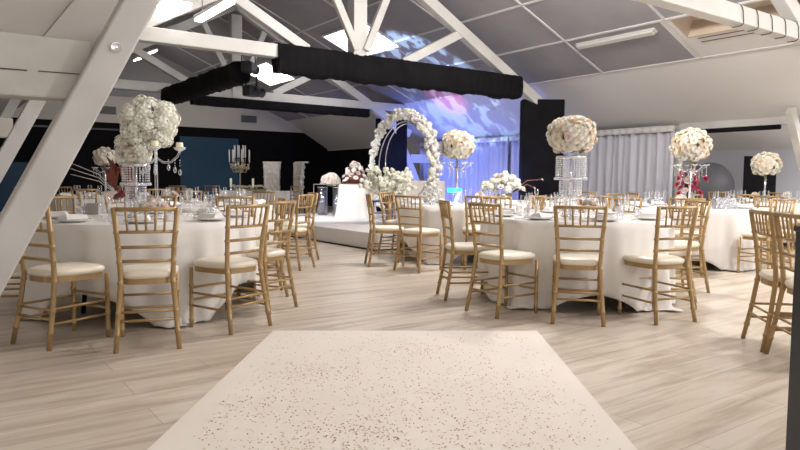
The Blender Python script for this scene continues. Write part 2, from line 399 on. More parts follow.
batten_lamp((6.0, 22.3, roof_z(6.0) - .22), .5, .3, 'small oval lamp on the far roof, upper of the two', True, tilt=-.4)
batten_lamp((5.6, 22.3, roof_z(5.6) - .3), .5, .28, 'small oval lamp on the far roof, lower of the two', True, tilt=-.4)
batten_lamp((10.6, 7.97, roof_z(10.6) - .05), 1.75, .12, 'unlit white batten lamp on the grey panels of the right roof slope', False, tilt=.4)
# hatch in the right slope
hz_ = roof_z(10.715)
t = empty('roof_hatch', (10.715, 5.61, hz_), 0, 'beige recessed roof hatch with a thin rail above the right tables', 'roof hatch'); t.rotation_euler.y = math.atan(SL)
MB().box((0, 0, .33), (.62, 2.22, .02)).build('lid', M['beige_box'], t)
MB().box((.30, 0, .16), (.02, 2.22, .34)).box((-.30, 0, .16), (.02, 2.22, .34)).box((0, 1.10, .16), (.6, .02, .34)).box((0, -1.10, .16), (.6, .02, .34)).build('reveal', M['beige_box'], t)
MB().tube([(.38, .95, -.01), (.38, -.75, -.01), (.50, -.75, -.01), (.50, .95, -.01)], .007, 6).build('rail', M['twig'], t)
# cable wound on the near tie beam
mb = MB(); pts = []
for i in range(260):
    a = i / 260 * 2 * PI * 9
    pts.append((8.3 + i / 260 * 3.4, 4.55 + .115 * math.copysign(abs(math.cos(a)) ** .5, math.cos(a)), 3.23 + .125 * math.copysign(abs(math.sin(a)) ** .5, math.sin(a))))
tag(mb.tube(pts, .006, 5).build('cable', M['wire']), 'thin dark cable wound round the white beam at the top right', 'cable')
for (u, lab) in ((4.95, 'small grey wall vent left of the big white flower ball'), (10.02, 'small grey wall vent above the black wall right of the blue panel')):
    t = empty('wall_vent', (u, V1 - .08, 3.36), 0, lab, 'vent')
    MB().box((0, 0, 0), (.62, .03, .26)).build('frame', M['vent'], t)
    mb = MB()
    for k in range(6): mb.box((0, -.02, -.1 + k * .04), (.56, .02, .012))
    mb.build('louvres', M['dark_metal'], t)

# curtains on the right wall
def curtain(name, va, vb, u, z0, z1, label, folds, amp=.085, m='drape'):
    mb = MB(); n = folds * 8; rows = 8; vs = []; fs = []
    ph = [random.uniform(-.8, .8) for _ in range(n + 1)]
    for r in range(rows + 1):
        f = r / rows; z = z1 + (z0 - z1) * f
        for i in range(n + 1):
            a = amp * (.35 + .65 * f) * math.sin(i / 8 * 2 * PI + math.sin(i * .11) * 2) + amp * .35 * math.sin(i * .47 + f * 1.5)
            vs.append((u - amp - a, va + (vb - va) * i / n + .02 * f * math.sin(i * .3), z))
    for r in range(rows):
        for i in range(n): k = r * (n + 1) + i; fs.append((k, k + 1, k + n + 2, k + n + 1))
    mb.add(vs, fs, True); o = mb.build(name, M[m])
    s = o.modifiers.new('thickness', 'SOLIDIFY'); s.thickness = .006
    return tag(o, label, 'curtain')
curtain('curtain', 8.3, 13.3, 13.32, .02, 2.26, 'pale grey pleated curtain on the wall right of the black panel', 26)
curtain('curtain', 13.35, 17.4, 13.32, .02, 2.26, 'pleated curtain lit blue behind the stage, left of the black panel', 32)
for va, vb, lab in ((8.3, 13.3, 'ruffled pale header band over the pale grey curtain'), (13.35, 17.4, 'ruffled header band over the blue lit curtain')):
    mb = MB(); n = 120
    vs = []; fs = []
    for r in range(3):
        for i in range(n + 1): vs.append((13.20 - .02 * r + .02 * math.sin(i * 1.3 + r), va + (vb - va) * i / n, 2.33 - .07 * r))
    for r in range(2):
        for i in range(n): k = r * (n + 1) + i; fs.append((k, k + 1, k + n + 2, k + n + 1))
    o = mb.add(vs, fs, True).build('curtain_header', M['plaster']); s = o.modifiers.new('thickness', 'SOLIDIFY'); s.thickness = .01
    tag(o, lab, 'curtain header')

# tall black fabric flats
for (x, y, lab) in ((3.18, 15.0, 'tall black fabric flat between the blue and grey curtains'), (-.28, 19.9, 'tall black fabric flat seen through the flower arch')):
    p = G(x, y)
    t = empty('black_flat', p, -VIEW, lab, 'partition')
    MB().box((0, 0, 1.46), (.94, .34, 2.9)).build('fabric_cover', M['black_cloth'], t, bevel=.02)
    MB().box((0, 0, .02), (.8, .5, .04)).build('base', M['dark_metal'], t)
p = G(-1.6, 22.7); 
# annex things
p = G(6.98, 14.9); t = empty('round_board', p + Vector((0, 0, 0)), -VIEW, 'round charcoal board leaning by the annex wall behind the pink flowers', 'board')
R = Matrix.Rotation(PI / 2, 3, 'X')
MB().lathe([(0, -.03), (.54, -.03), (.56, 0), (.54, .03), (0, .03)], 40, (0, 0, .98), R).build('disc', M['round_grey'], t)
MB().box((0, .06, .03), (.6, .3, .06)).box((0, .06, .4), (.06, .05, .8)).build('stand', M['dark_metal'], t)
p = G(8.36, 15.4); t = empty('screen_board', p, -VIEW, 'black upright board behind the small flower ball at far right', 'board')
MB().box((0, 0, .86), (.74, .05, 1.7)).build('board', M['black_cloth'], t)
MB().box((0, 0, .02), (.6, .35, .04)).build('foot', M['dark_metal'], t)
mb = MB(); mb.tube([(13.42, 8.2, 2.175), (13.42, 6.2, 2.175)], .05, 10); tag(mb.build('blind_roller', M['black_cloth']), 'black roller blind tube under the white eave beam at right', 'roller blind')
MB_ = MB().bar((13.0, 5.85, 2.45), (14.55, 5.85, 0), .14, .17); tag(MB_.build('eave_strut', M['paint_old'], bevel=.01), 'white slanting timber strut under the eave at the right edge', 'timber strut')

# stage
t = empty('stage', (5.55, 8.4, 0), 0, 'low white carpeted stage under the flower arch', 'stage')
MB().box((2.6, 2.9, .135), (5.2, 5.8, .27)).build('platform', M['stage'], t, bevel=.015)
MB().box((2.6, 2.9, .012), (5.24, 5.84, .024)).build('plinth', M['dark_metal'], t)
SZ = .27

# blue show light over the stage: three par cans on the stage and one patterned projector on the bar
def spot(name, loc, target, power, col, ang, blend=.6, gobo=False, size=.05):
    d = bpy.data.lights.new(name, 'SPOT'); d.energy = power; d.color = col; d.spot_size = math.radians(ang); d.spot_blend = blend; d.shadow_soft_size = size
    o = bpy.data.objects.new(name, d); C.objects.link(o); o.location = loc
    o.rotation_euler = (Vector(target) - Vector(loc)).to_track_quat('-Z', 'Y').to_euler()
    if gobo:
        d.use_nodes = True; nt = d.node_tree; e = nt.nodes['Emission']
        tc = nt.nodes.new('ShaderNodeTexCoord'); n = nt.nodes.new('ShaderNodeTexNoise'); n.inputs['Scale'].default_value = 20; n.inputs['Detail'].default_value = 3
        r = nt.nodes.new('ShaderNodeValToRGB'); r.color_ramp.elements[0].position = .49; r.color_ramp.elements[1].position = .53
        r.color_ramp.elements[0].color = (.10, .11, .20, 1); r.color_ramp.elements[1].color = (.55, .75, 1, 1)
        nt.links.new(tc.outputs['Normal'], n.inputs['Vector']); nt.links.new(n.outputs['Fac'], r.inputs[0]); nt.links.new(r.outputs[0], e.inputs['Color'])
    return o
spot('projector_beam', (5.1, 11.6, 2.9), (11.5, 13.8, 3.85), 3000, (.80, .88, 1), 31, .35, gobo=True, size=.01)
spot('pink_beam', (6.5, 12.5, 1.2), (11.6, 14.2, 3.35), 900, (1, .12, .40), 15, .8)
spot('white_beam', (4.95, 11.9, 2.6), (8.0, 12.5, .3), 420, (.95, .95, 1), 85, .9, size=.2)
spot('white_beam', (4.7, 16.6, 2.75), (8.0, 24.0, 1.5), 210, (1, .96, .92), 130, .9, size=.2)  # fill spot added without a fixture, brightens thrones and gable wall
for (u, v, tu, tv, tz, pw, lab) in ((9.6, 13.6, 13.4, 15.4, 1.5, 300, 'small black stage light on the stage floor aimed at the blue curtain'),
                                   (9.4, 10.4, 13.4, 13.2, 1.8, 240, 'small black stage light on the stage floor near the black flat'),
                                   (10.4, 13.95, 13.3, 17.6, 2.4, 260, 'small black stage light by the blue curtain aimed at the far eave')):
    t = empty('par_light', (u, v, SZ), math.atan2(tv - v, tu - u) - PI / 2, lab, 'stage light')
    MB().box((0, 0, .02), (.2, .2, .04)).build('base', M['dark_metal'], t)
    MB().lathe([(0, -.1), (.08, -.1), (.09, .12), (.07, .12), (.07, .1), (0, .1)], 14, (0, .0, .14), Matrix.Rotation(-PI / 2 + .3, 3, 'X')).build('can', M['dark_metal'], t)
    d = Vector((tu - u, tv - v, tz - .5)).normalized()
    spot('par_beam', Vector((u, v, .5)) + d * .25, (tu, tv, tz), pw, (.15, .24, 1), 105, .9)
for (u, v, z, pw, c) in ():
    pass

# rug and confetti
t = MB()
rc = [(-.90, 4.66), (1.0, 4.72), (.96, 2.0), (-1.03, 2.0)]
pv = [G(x, y, .0) for x, y in rc]; pt = [G(x, y, .008) for x, y in rc]
t.add(pv + pt, [(0, 1, 2, 3), (4, 7, 6, 5), (0, 4, 5, 1), (1, 5, 6, 2), (2, 6, 7, 3), (3, 7, 4, 0)])
tag(t.build('rug', M['rug']), 'large ivory dance-floor rug strewn with copper confetti', 'rug')
mb = MB(); cl = [(random.uniform(-.8, .85), random.uniform(2.2, 4.4), random.uniform(.12, .4)) for _ in range(16)]
cnt = 0
while cnt < 3300:
    if random.random() < .62:
        c0 = random.choice(cl); x = random.gauss(c0[0], c0[2]); y = random.gauss(c0[1], c0[2])
    else: x = random.uniform(-.98, .98); y = random.uniform(2.1, 4.6)
    if not (-.86 < x < .9 and 2.1 < y < 4.6): continue
    c0 = G(x, y, .0095); r = random.uniform(.0026, .0046); tl = random.uniform(-.3, .3); a0 = random.random() * 6
    mb.add([c0 + Vector((r * math.cos(a0 + k * PI / 3), r * math.sin(a0 + k * PI / 3), max(-.001, r * tl * math.cos(k * PI / 3)))) for k in range(6)], [(0, 1, 2, 3, 4, 5)])
    cnt += 1
tag(mb.build('confetti', M['copper']), 'copper confetti dots scattered over the ivory rug', 'confetti', kind='stuff')

# dark cabinet at the right edge
t = empty('display_board', G(1.275, 2.02), -VIEW + .02, 'dark grey upright board standing nearest at the right edge', 'board')
MB().box((.2, .05, .47), (.4, .1, .94)).build('body', M['post_dark'], t, bevel=.006)
MB().box((.2, .05, .945), (.41, .11, .02)).build('top_edge', M['post_dark'], t, bevel=.004)

# ------------------------------------------------------------------ chairs
def jointed(pts, r, knots):     # bamboo-turned rod: pts polyline, small rings at fractions
    out = []; rad = []
    segs = []; L = 0
    P = [Vector(p) for p in pts]
    for a, b in zip(P, P[1:]): segs.append((L, (b - a).length, a, b)); L += (b - a).length
    def at(s):
        for s0, l, a, b in segs:
            if s <= s0 + l + 1e-6: return a.lerp(b, (s - s0) / l)
        return P[-1]
    ss = {0: r * .92, L: r * .92}
    for i, (s0, l, a, b) in enumerate(segs):
        if s0 > 0: ss[s0] = r
    for k in knots:
        s = k * L; ss[s - .011] = r * .98; ss[s - .006] = r * 1.22; ss[s + .006] = r * 1.22; ss[s + .011] = r * .98
    for s in sorted(ss): out.append(at(max(0, min(L, s)))); rad.append(ss[s])
    return out, rad
def chair_proto():
    t = empty('banquet_chair', (0, 0, 0), 0, '', 'chair')
    for s in (-1, 1):
        p, r = jointed([(s * .180, .19, 0), (s * .178, .19, .44)], .0155, (.12, .38, .70))
        MB().tube(p, r, 8).build('leg', M['wood_gold'], t)
        p, r = jointed([(s * .188, -.25, 0), (s * .170, -.205, .25), (s * .155, -.178, .46), (s * .165, -.195, .66), (s * .187, -.235, .905)], .0165, (.12, .27, .47, .62, .72, .83))
        MB().tube(p, r, 8).build('leg', M['wood_gold'], t)
    mb = MB()           # seat frame with rounded corners
    n = 32; vs = []; fs = []
    def outline(k, g):
        a = 2 * PI * k / n; ca, sa = math.cos(a), math.sin(a)
        x = math.copysign(abs(ca) ** .55, ca); y = math.copysign(abs(sa) ** .55, sa)
        return ((.175 + .022 * y + g) * x, .005 + (.198 + g) * y)
    for z in (.415, .45):
        for k in range(n): x, y = outline(k, 0); vs.append((x, y, z))
    fs = [(k, (k + 1) % n, n + (k + 1) % n, n + k) for k in range(n)] + [tuple(range(n - 1, -1, -1)), tuple(range(n, 2 * n))]
    mb.add(vs, fs).build('seat_frame', M['wood_gold'], t)
    prof = [(-.004, .450), (.008, .458), (.014, .472), (.010, .487), (-.012, .499), (-.06, .506), (-.12, .509)]
    vs = []; fs = []
    for g, z in prof:
        for k in range(n): x, y = outline(k, g); vs.append((x, y, z))
    for i in range(len(prof) - 1):
        for k in range(n): fs.append((i * n + k, i * n + (k + 1) % n, (i + 1) * n + (k + 1) % n, (i + 1) * n + k))
    fs.append(tuple((len(prof) - 1) * n + k for k in range(n)))
    MB().add(vs, fs, True).build('seat_cushion', M['cushion'], t)
    for z0, hw, y in ((.895, .185, -.233), (.752, .173, -.211), (.655, .165, -.195), (.565, .159, -.186)):
        MB().tube([(-hw, y, z0), (0, y - .012, z0), (hw, y, z0)], .0105 if z0 < .85 else .0135, 8).build('back_rail', M['wood_gold'], t)
    for k in range(5):
        x = (-.115 + .0575 * k)
        p, r = jointed([(x * .93, -.222, .752), (x * 1.03, -.245, .895)], .0075, (.5,))
        MB().tube(p, r, 6).build('spindle', M['wood_gold'], t)
    for s in (-1, 1):
        for z0 in (.16, .255):
            f = z0 / .25
            MB().tube([(s * .179, .19, z0), (s * (.188 - .018 * min(f, 1)), -.25 + .045 * min(f, 1), z0)], .009, 6).build('stretcher', M['wood_gold'], t)
    for y, z0, hw in ((.19, .20, .179), (.19, .29, .179), (-.218, .19, .174), (-.207, .245, .171)):
        MB().tube([(-hw, y, z0), (hw, y, z0)], .009, 6).build('stretcher', M['wood_gold'], t)
    return t
chair0 = chair_proto(); used = [False]
def chair(x, y, yaw, label, group='gold banquet chairs', rear=True):
    a = math.radians(yaw); fx, fy = -math.sin(a), math.cos(a)
    if rear: x += .25 * fx; y += .25 * fy
    if y < 7: x *= .985; y *= .985
    p = G(x, y)
    if not used[0]:
        used[0] = True; chair0.location = p; chair0.rotation_euler.z = a - VIEW; tag(chair0, label, group=group); return chair0
    return dup(chair0, p, a - VIEW, label, group)

# ------------------------------------------------------------------ tables with cloths
def table(x, y, rot, label, near=True, seed=0, S=2.92, R=.86):
    rnd = random.Random(seed); p = G(x, y)
    t = empty('round_table', p, rot - VIEW, 'round folding table hidden under ' + label, 'table', 'round banquet tables')
    MB().lathe([(0, .715), (R - .02, .715), (R - .01, .73), (R - .02, .742), (0, .742)], 48).build('tabletop', M['post_dark'], t)
    for k in range(4):
        a = k * PI / 2 + PI / 4; MB().tube([(.52 * math.cos(a), .52 * math.sin(a), 0), (.45 * math.cos(a), .45 * math.sin(a), .73)], .018, 8).build('leg', M['dark_metal'], t)
    n = 192; rows = 12; vs = []; fs = []
    ph = rnd.random() * 6; kf = [rnd.uniform(.6, 1.3) for _ in range(n)]
    def hemdrop(a):
        d = S / 2 / max(abs(math.cos(a)), abs(math.sin(a))); return d - R
    rr = [0, .3, .6, .8, R - .02, R]
    for r in rr:
        for k in range(n): a = 2 * PI * k / n; vs.append((r * math.cos(a), r * math.sin(a), .7545 if r < R - .01 else .752))
    for j in range(1, rows + 1):
        f = j / rows
        for k in range(n):
            a = 2 * PI * k / n; D = hemdrop(a); L = D * f
            z = .752 - L; extra = 0
            if z < .012: extra = (.012 - z); z = .012 + .01 * abs(math.sin(k * .9)) * (f)
            cn = max(0, (D - .6) / .62)
            amp = .016 + .062 * f * (.45 + cn)
            fold = math.sin(a * 13 + ph) * .55 + math.sin(a * 21 + ph * 2) * .3 + math.sin(a * 34 + ph * 3) * .15
            r = R + .012 + .02 * f + .08 * cn * cn * f + amp * fold * .8 + min(extra, .35) * .10
            vs.append((r * math.cos(a), r * math.sin(a), z))
    m = len(rr) + rows
    for i in range(m - 1):
        for k in range(n): fs.append((i * n + k, i * n + (k + 1) % n, (i + 1) * n + (k + 1) % n, (i + 1) * n + k))
    o = MB().add(vs, fs, True).build('tablecloth', M['tablecloth'], None, loc=p, rz=rot - VIEW)
    s = o.modifiers.new('thickness', 'SOLIDIFY'); s.thickness = .003; s.offset = 1
    tag(o, 'white floor-length cloth over ' + label, 'tablecloth', 'white tablecloths')
    return Vector((x, y))

# tableware prototypes (meshes shared)
def mesh_of(mb, name, m):
    me = mb.mesh(name); me.materials.append(m); return me
W_BOWL = mesh_of(MB().lathe([(.004, .085), (.028, .10), (.038, .13), (.039, .16), (.033, .195)], 12), 'bowl', M['glass'])
W_STEM = mesh_of(MB().lathe([(.034, .0), (.034, .003), (.006, .008), (.004, .02), (.004, .085)], 10), 'stem', M['glass'])
TUMB = mesh_of(MB().lathe([(0, .004), (.026, .0), (.032, .09), (.030, .09), (.025, .008)], 12), 'tumbler', M['glass'])
FLUTE = mesh_of(MB().lathe([(.032, 0), (.032, .003), (.005, .008), (.004, .09), (.018, .12), (.024, .17), (.021, .22)], 10), 'flute', M['glass'])
PLATE = mesh_of(MB().lathe([(0, .004), (.08, .004), (.095, .008), (.135, .020), (.135, .023), (.09, .012), (0, .009)], 24), 'plate', M['porcelain'])
nb = MB(); nb.add([(-.06, -.09, 0), (.06, -.09, 0), (.06, .09, 0), (-.06, .09, 0), (-.045, -.07, .03), (.045, -.07, .035), (.03, .08, .03), (-.03, .08, .04)], [(0, 3, 2, 1), (4, 5, 6, 7), (0, 1, 5, 4), (1, 2, 6, 5), (2, 3, 7, 6), (3, 0, 4, 7)])
NAPK = mesh_of(nb, 'napkin', M['napkin_white'])
fk = MB().box((0, 0, .002), (.012, .19, .003)).box((.02, 0, .002), (.01, .2, .003))
CUTL = mesh_of(fk, 'cutlery', M['silver'])
TZ = .757
def settings(x, y, where, n=8, a0=0., full=True, seed=1, skip=()):
    rnd = random.Random(seed)
    words = ['right', 'rear right', 'rear', 'rear left', 'left', 'front left', 'front', 'front right']
    def put(name, me, px, py, rz, label, cat, group, z=TZ):
        o = bpy.data.objects.new(name, me); C.objects.link(o); o.location = G(px, py, z); o.rotation_euler.z = rz
        return tag(o, label, cat, group)
    for k in range(n):
        if k in skip: continue
        a = a0 + 2 * PI * k / n; ca, sa = math.cos(a), math.sin(a); W = words[k] + ' seat, ' + where
        def at(r, off): return x + r * ca - off * sa, y + r * sa + off * ca
        px, py = at(.70, 0); put('plate', PLATE, px, py, 0, 'dinner plate at the ' + W, 'plate', 'plates on ' + where)
        put('napkin', NAPK, px, py, a - VIEW - PI / 2, 'napkin at the ' + W, 'napkin', 'napkins on ' + where, TZ + .0235)
        for j, (r, off) in enumerate(((.50, .10), (.52, .19), (.47, .02))):
            px, py = at(r + rnd.uniform(-.02, .02), off + rnd.uniform(-.02, .02))
            if j == 0:
                t = empty('wine_glass', G(px, py, TZ), 0, 'wine glass at the ' + W, 'wine glass', 'wine glasses on ' + where)
                inst('bowl', W_BOWL, t, (0, 0, 0)); inst('stem', W_STEM, t, (0, 0, 0))
            elif j == 1: put('tumbler', TUMB, px, py, 0, 'water tumbler at the ' + W, 'tumbler', 'tumblers on ' + where)
            elif full: put('champagne_flute', FLUTE, px, py, 0, 'champagne flute at the ' + W, 'glass', 'flutes on ' + where)
        if full:
            px, py = at(.70, -.18); put('cutlery', CUTL, px, py, a - VIEW - PI / 2, 'cutlery at the ' + W, 'cutlery', 'cutlery on ' + where, TZ + .001)

# ------------------------------------------------------------------ flowers
def petal_cup(mb, r, h, z, a, w_, curl, tilt):
    n = 4; vs = []; fs = []
    for i in range(4):
        f = i / 3; rr = r * (.25 + .75 * math.sin(f * PI / 2)) + curl * f * f; zz = z + h * f - curl * .6 * f * f
        for k in range(n):
            b = a + (k / (n - 1) - .5) * w_ * (1 - .35 * f * f); vs.append((rr * math.cos(b), rr * math.sin(b), zz + (.1 * h * math.cos((k / (n - 1) - .5) * PI) if i == 3 else 0)))
    for i in range(3):
        for k in range(n - 1): q = i * n + k; fs.append((q, q + 1, q + n + 1, q + n))
    mb.add(vs, fs, True)
def rose_mesh(name, m, seed):
    rnd = random.Random(seed); mb = MB(); mb.ball((0, 0, .25), .26, 8, 5)
    for ring, (cnt, r, h, cu) in enumerate(((3, .28, .62, .02), (4, .46, .62, .10), (5, .64, .55, .2), (6, .80, .42, .28))):
        for k in range(cnt): petal_cup(mb, r, h, -.05 - .08 * ring, 2 * PI * k / cnt + ring * .7 + rnd.uniform(-.1, .1), 2 * PI / cnt * 1.5, cu, 0)
    return mesh_of(mb, name, m)
ROSES = [rose_mesh('rose', M['rose_white'], 1), rose_mesh('rose', M['rose_ivory'], 2), rose_mesh('rose', M['rose_peach'], 3), rose_mesh('rose', M['rose_pink'], 4)]
RFUCH = rose_mesh('rose', M['fuchsia'], 5); RBURG = rose_mesh('rose', M['burgundy'], 6)
def floret_mesh(name, m, n=36, seed=0, ps=.22):
    rnd = random.Random(seed); mb = MB(); mb.ball((0, 0, 0), .78, 8, 6)
    for i in range(n):
        z = 1 - 1.7 * (i + .5) / n; r = math.sqrt(max(0, 1 - z * z)); a = i * 2.39996
        d = Vector((r * math.cos(a), r * math.sin(a), z)); q = d.to_track_quat('Z', 'Y')
        sp = rnd.random() * PI; b = d * rnd.uniform(.86, 1.04)
        for k in range(4):
            t = sp + k * PI / 2; c_, s_ = math.cos(t), math.sin(t)
            f = lambda u, w__, h: b + q @ Vector((u * c_ - w__ * s_, u * s_ + w__ * c_, h))
            mb.add([f(0, 0, -.03), f(ps * .7, -ps * .55, .03), f(ps * 1.25, 0, .0), f(ps * .7, ps * .55, .03)], [(0, 1, 2, 3)])
    return mesh_of(mb, name, m)
HYD = floret_mesh('hydrangea', M['hydrangea'], 44, 1)
BLOS = [floret_mesh('blossom', M['arch_white'], 26, 2, .30), floret_mesh('blossom', M['orchid_white'], 26, 3, .30)]
lm = MB(); lm.add([(0, 0, 0), (.3, .5, .1), (0, 1.3, -.05), (-.3, .5, .1)], [(0, 1, 2), (0, 2, 3)], True)
LEAF = mesh_of(lm, 'leaf', M['leaf'])
def flower_ball(t, c, R, n, kinds, size, seed, bottom=-.75, leaves=6, sq=1.0):
    rnd = random.Random(seed); c = Vector(c)
    MB().ball((0, 0, 0), R * .84, 14, 10, (1, 1, sq)).build('floral_foam', M['moss'], t, loc=c)
    for i in range(n):
        z = 1 - (1 - bottom) * (i + .5) / n; r = math.sqrt(max(0, 1 - z * z)); a = i * 2.39996 + seed
        d = Vector((r * math.cos(a), r * math.sin(a), z)); b = c + Vector((d.x, d.y, d.z * sq)) * R * rnd.uniform(.84, .98)
        inst('flower', rnd.choices([k[0] for k in kinds], [k[1] for k in kinds])[0], t, b, d.to_track_quat('Z', 'Y').to_euler(), size * rnd.uniform(.85, 1.2))
    for i in range(leaves * 2):  # dark leaves, partly added as the shaded gaps between blooms
        d = Vector((rnd.gauss(0, 1), rnd.gauss(0, 1), rnd.gauss(0, .8))).normalized()
        inst('leaf', LEAF, t, c + Vector((d.x, d.y, d.z * sq)) * R * .99, d.to_track_quat('Z', 'Y').to_euler(), R * .24)
def strand_mesh(L, name='crystal_strand', step=.022, r=.009):
    mb = MB(); k = int(L / step)
    for i in range(k): mb.ball((0, 0, -step * (i + .5)), r, 5, 4)
    return mesh_of(mb, name, M['crystal'])
def crystal_tower(t, ztop, zbot, R, cx=0, cy=0):
    H = ztop - zbot
    tiers = ((ztop, R, .36), (ztop - H * .36, R * .74, .32), (ztop - H * .68, R * .5, .30))
    MB().tube([(cx, cy, zbot), (cx, cy, ztop)], .012, 8).build('pole', M['silver'], t)
    MB().lathe([(0, 0), (R * .55, 0), (R * .55, .012), (.02, .02)], 24, (cx, cy, zbot)).build('base', M['silver'], t)
    for z, r, f in tiers:
        MB().lathe([(r, -.012), (r + .006, 0), (r, .012), (r - .01, .012), (r - .01, -.012), (r, -.012)], 24, (cx, cy, z)).build('tier_ring', M['silver'], t)
        me = strand_mesh(H * f, step=.02, r=.0085); n = max(8, int(2 * PI * r / .026))
        for k in range(n):
            a = 2 * PI * k / n; inst('crystal_strand', me, t, (cx + r * math.cos(a), cy + r * math.sin(a), z))
        mb = MB()
        for k in range(n): a = 2 * PI * (k + .5) / n; mb.ball((cx + (r + .008) * math.cos(a), cy + (r + .008) * math.sin(a), z - H * f + .0), .014, 6, 4)
        mb.build('crystal_rim', M['crystal'], t)
MIX = [(ROSES[0], 7), (ROSES[1], 4), (ROSES[2], 1.6), (ROSES[3], 1.2)]

def posy(x, y, z, label, kinds, n=7, R=.05, vase=True):
    t = empty('posy_vase', G(x, y, z), 0, label, 'flowers')
    MB().lathe([(0, .0), (.035, .0), (.045, .05), (.03, .09), (.036, .11)], 12).build('vase', M['glass'], t)
    for i in range(n):
        a = i * 2.4; r = R * math.sqrt(i / n) * 1.4
        inst('flower', random.choices([k[0] for k in kinds], [k[1] for k in kinds])[0], t, (r * math.cos(a), r * math.sin(a), .14 - .3 * r), (.6 * math.sin(a) * -1, .6 * math.cos(a), 0), .052)
    for a in (0, 2, 4): inst('leaf', LEAF, t, (.03 * math.cos(a), .03 * math.sin(a), .12), (0, .3, a), .07)
    return t

# ---- the tables
LT, RT, MT, PT, FT, BT, CT, ST, GT = ('the front left round table', 'the front right round table', 'the middle round table by the stage',
   'the round table under the pink flowers', 'the far right round table by the annex', 'the far left round table by the black wall',
   'the second left round table', 'the round table with the low arrangement', 'the round table cut by the right edge')
table(-2.12, 5.55, -.16, LT, seed=1, S=2.72); table(1.66, 6.26, -.05, RT, seed=2); table(.87, 9.3, .3, MT, seed=3, S=2.7); table(3.9, 8.95, -.35, PT, seed=4)
table(6.45, 11.7, .1, FT, seed=5); table(-5.35, 12.0, .1, BT, seed=6); table(-2.5, 8.45, .1, CT, seed=7); table(2.45, 10.85, .6, ST, seed=8, S=2.5)

settings(-2.12, 5.55, LT, a0=.3, seed=1, skip=(3,)); settings(1.66, 6.26, RT, a0=.1, seed=2); settings(.87, 9.35, MT, seed=3, a0=.4)
settings(3.9, 8.95, PT, seed=4, a0=.2, skip=(6,)); settings(-2.5, 8.45, CT, seed=5, a0=.5); settings(-5.35, 12, BT, seed=6, full=False)
settings(6.45, 11.7, FT, seed=7, full=False); settings(2.45, 10.85, ST, seed=8, full=False, skip=(3, 4, 5))

# ---- centrepieces
t = empty('flower_centrepiece', G(1.61, 6.26, TZ), .3, 'tall crystal tower with a ball of cream and peach roses on the front right table', 'centrepiece')
crystal_tower(t, .56, 0, .135); flower_ball(t, (0, 0, .76), .222, 100, MIX, .046, 3, bottom=-.75, leaves=6, sq=.85)
t = empty('flower_centrepiece', G(-2.2, 5.55, TZ), 0, 'huge white hydrangea ball on a crystal tower on the front left table', 'centrepiece')
crystal_tower(t, .44, 0, .105, -.02 * cv, .02 * sv)
flower_ball(t, (.10 * cv, -.10 * sv, .80), .205, 60, [(HYD, 5), (ROSES[0], 2)], .066, 5, bottom=-.85, leaves=3, sq=.85)
t2 = t
flower_ball(t2, (-.03 * cv, .03 * sv, .56), .12, 20, [(HYD, 2), (ROSES[1], 2)], .06, 6, leaves=0)
t = empty('candelabrum', G(-2.0, 5.42, TZ), 0, 'glass candelabrum with cream candles beside the white hydrangea ball', 'candelabrum')
MB().tube([(0, 0, 0), (0, 0, .70)], .013, 8).build('stem', M['crystal'], t)
MB().lathe([(0, 0), (.09, 0), (.085, .015), (.02, .04)], 18).build('base', M['crystal'], t)
for k, a in enumerate((-VIEW + .1, -VIEW - 1.25, 1.9)):
    ca, sa = math.cos(a), math.sin(a)
    arm = [(r * ca, r * sa, .48 + z) for r, z in ((.0, .02), (.06, -.02), (.12, -.015), (.17, .03), (.19, .07))]
    ar = MB().tube(arm, .009, 6).build('arm', M['crystal'], t)
    MB().lathe([(.01, 0), (.045, .02), (.05, .035), (.02, .02)], 14, (.19 * ca, .19 * sa, .55)).build('drip_cup', M['crystal'], ar)
    MB().lathe([(0, .055), (.026, .055), (.030, .0), (.0, 0)], 14, (.19 * ca, .19 * sa, .57)).build('candle', M['candle'], ar)
    mb = MB()
    for r0, d0 in ((.10, .08), (.15, .1), (.19, .12)):
        for j in range(3): mb.ball((r0 * ca, r0 * sa, .50 - .02 - j * .022), .006, 5, 4)
        mb.ball((r0 * ca, r0 * sa, .50 - d0), .014, 6, 5, (1, 1, 1.9))
    mb.build('crystal_drop', M['crystal'], ar)
posy(-1.96, 5.22, TZ, 'blush roses in a small vase on the front left table', [(ROSES[3], 1), (ROSES[1], 1)], 9, .08)
t = empty('orchid_spray', G(-2.45, 5.82, TZ), 0, 'rust leaves and burgundy flowers in a vase left of the crystal tower', 'flowers')
MB().lathe([(0, 0), (.05, 0), (.055, .15), (.04, .2)], 12).build('vase', M['glass'], t)
for i in range(9):
    a = i * 2.4; MB().add([(0, 0, 0), (.05, .09, .02), (0, .24, 0), (-.05, .09, .02)], [(0, 1, 2), (0, 2, 3)], True).build('leaf', M['rust'], t, loc=(.05 * math.cos(a), .05 * math.sin(a), .2 + .02 * i)).rotation_euler = (1.2, .3, a)
for i, me in enumerate((RBURG, RFUCH, ROSES[3], RBURG, RBURG)): inst('flower', me, t, (.09 * math.cos(i * 1.4), .09 * math.sin(i * 1.4), .2 - .01 * i), (.5, .3, i), .05)
for i in range(3): MB().tube([(0, 0, .15), (-.2 * cv, .2 * sv, .3 + .03 * i), (-.45 * cv, .45 * sv, .36 + .05 * i)], .004, 5).build('twig', M['silver'], t)

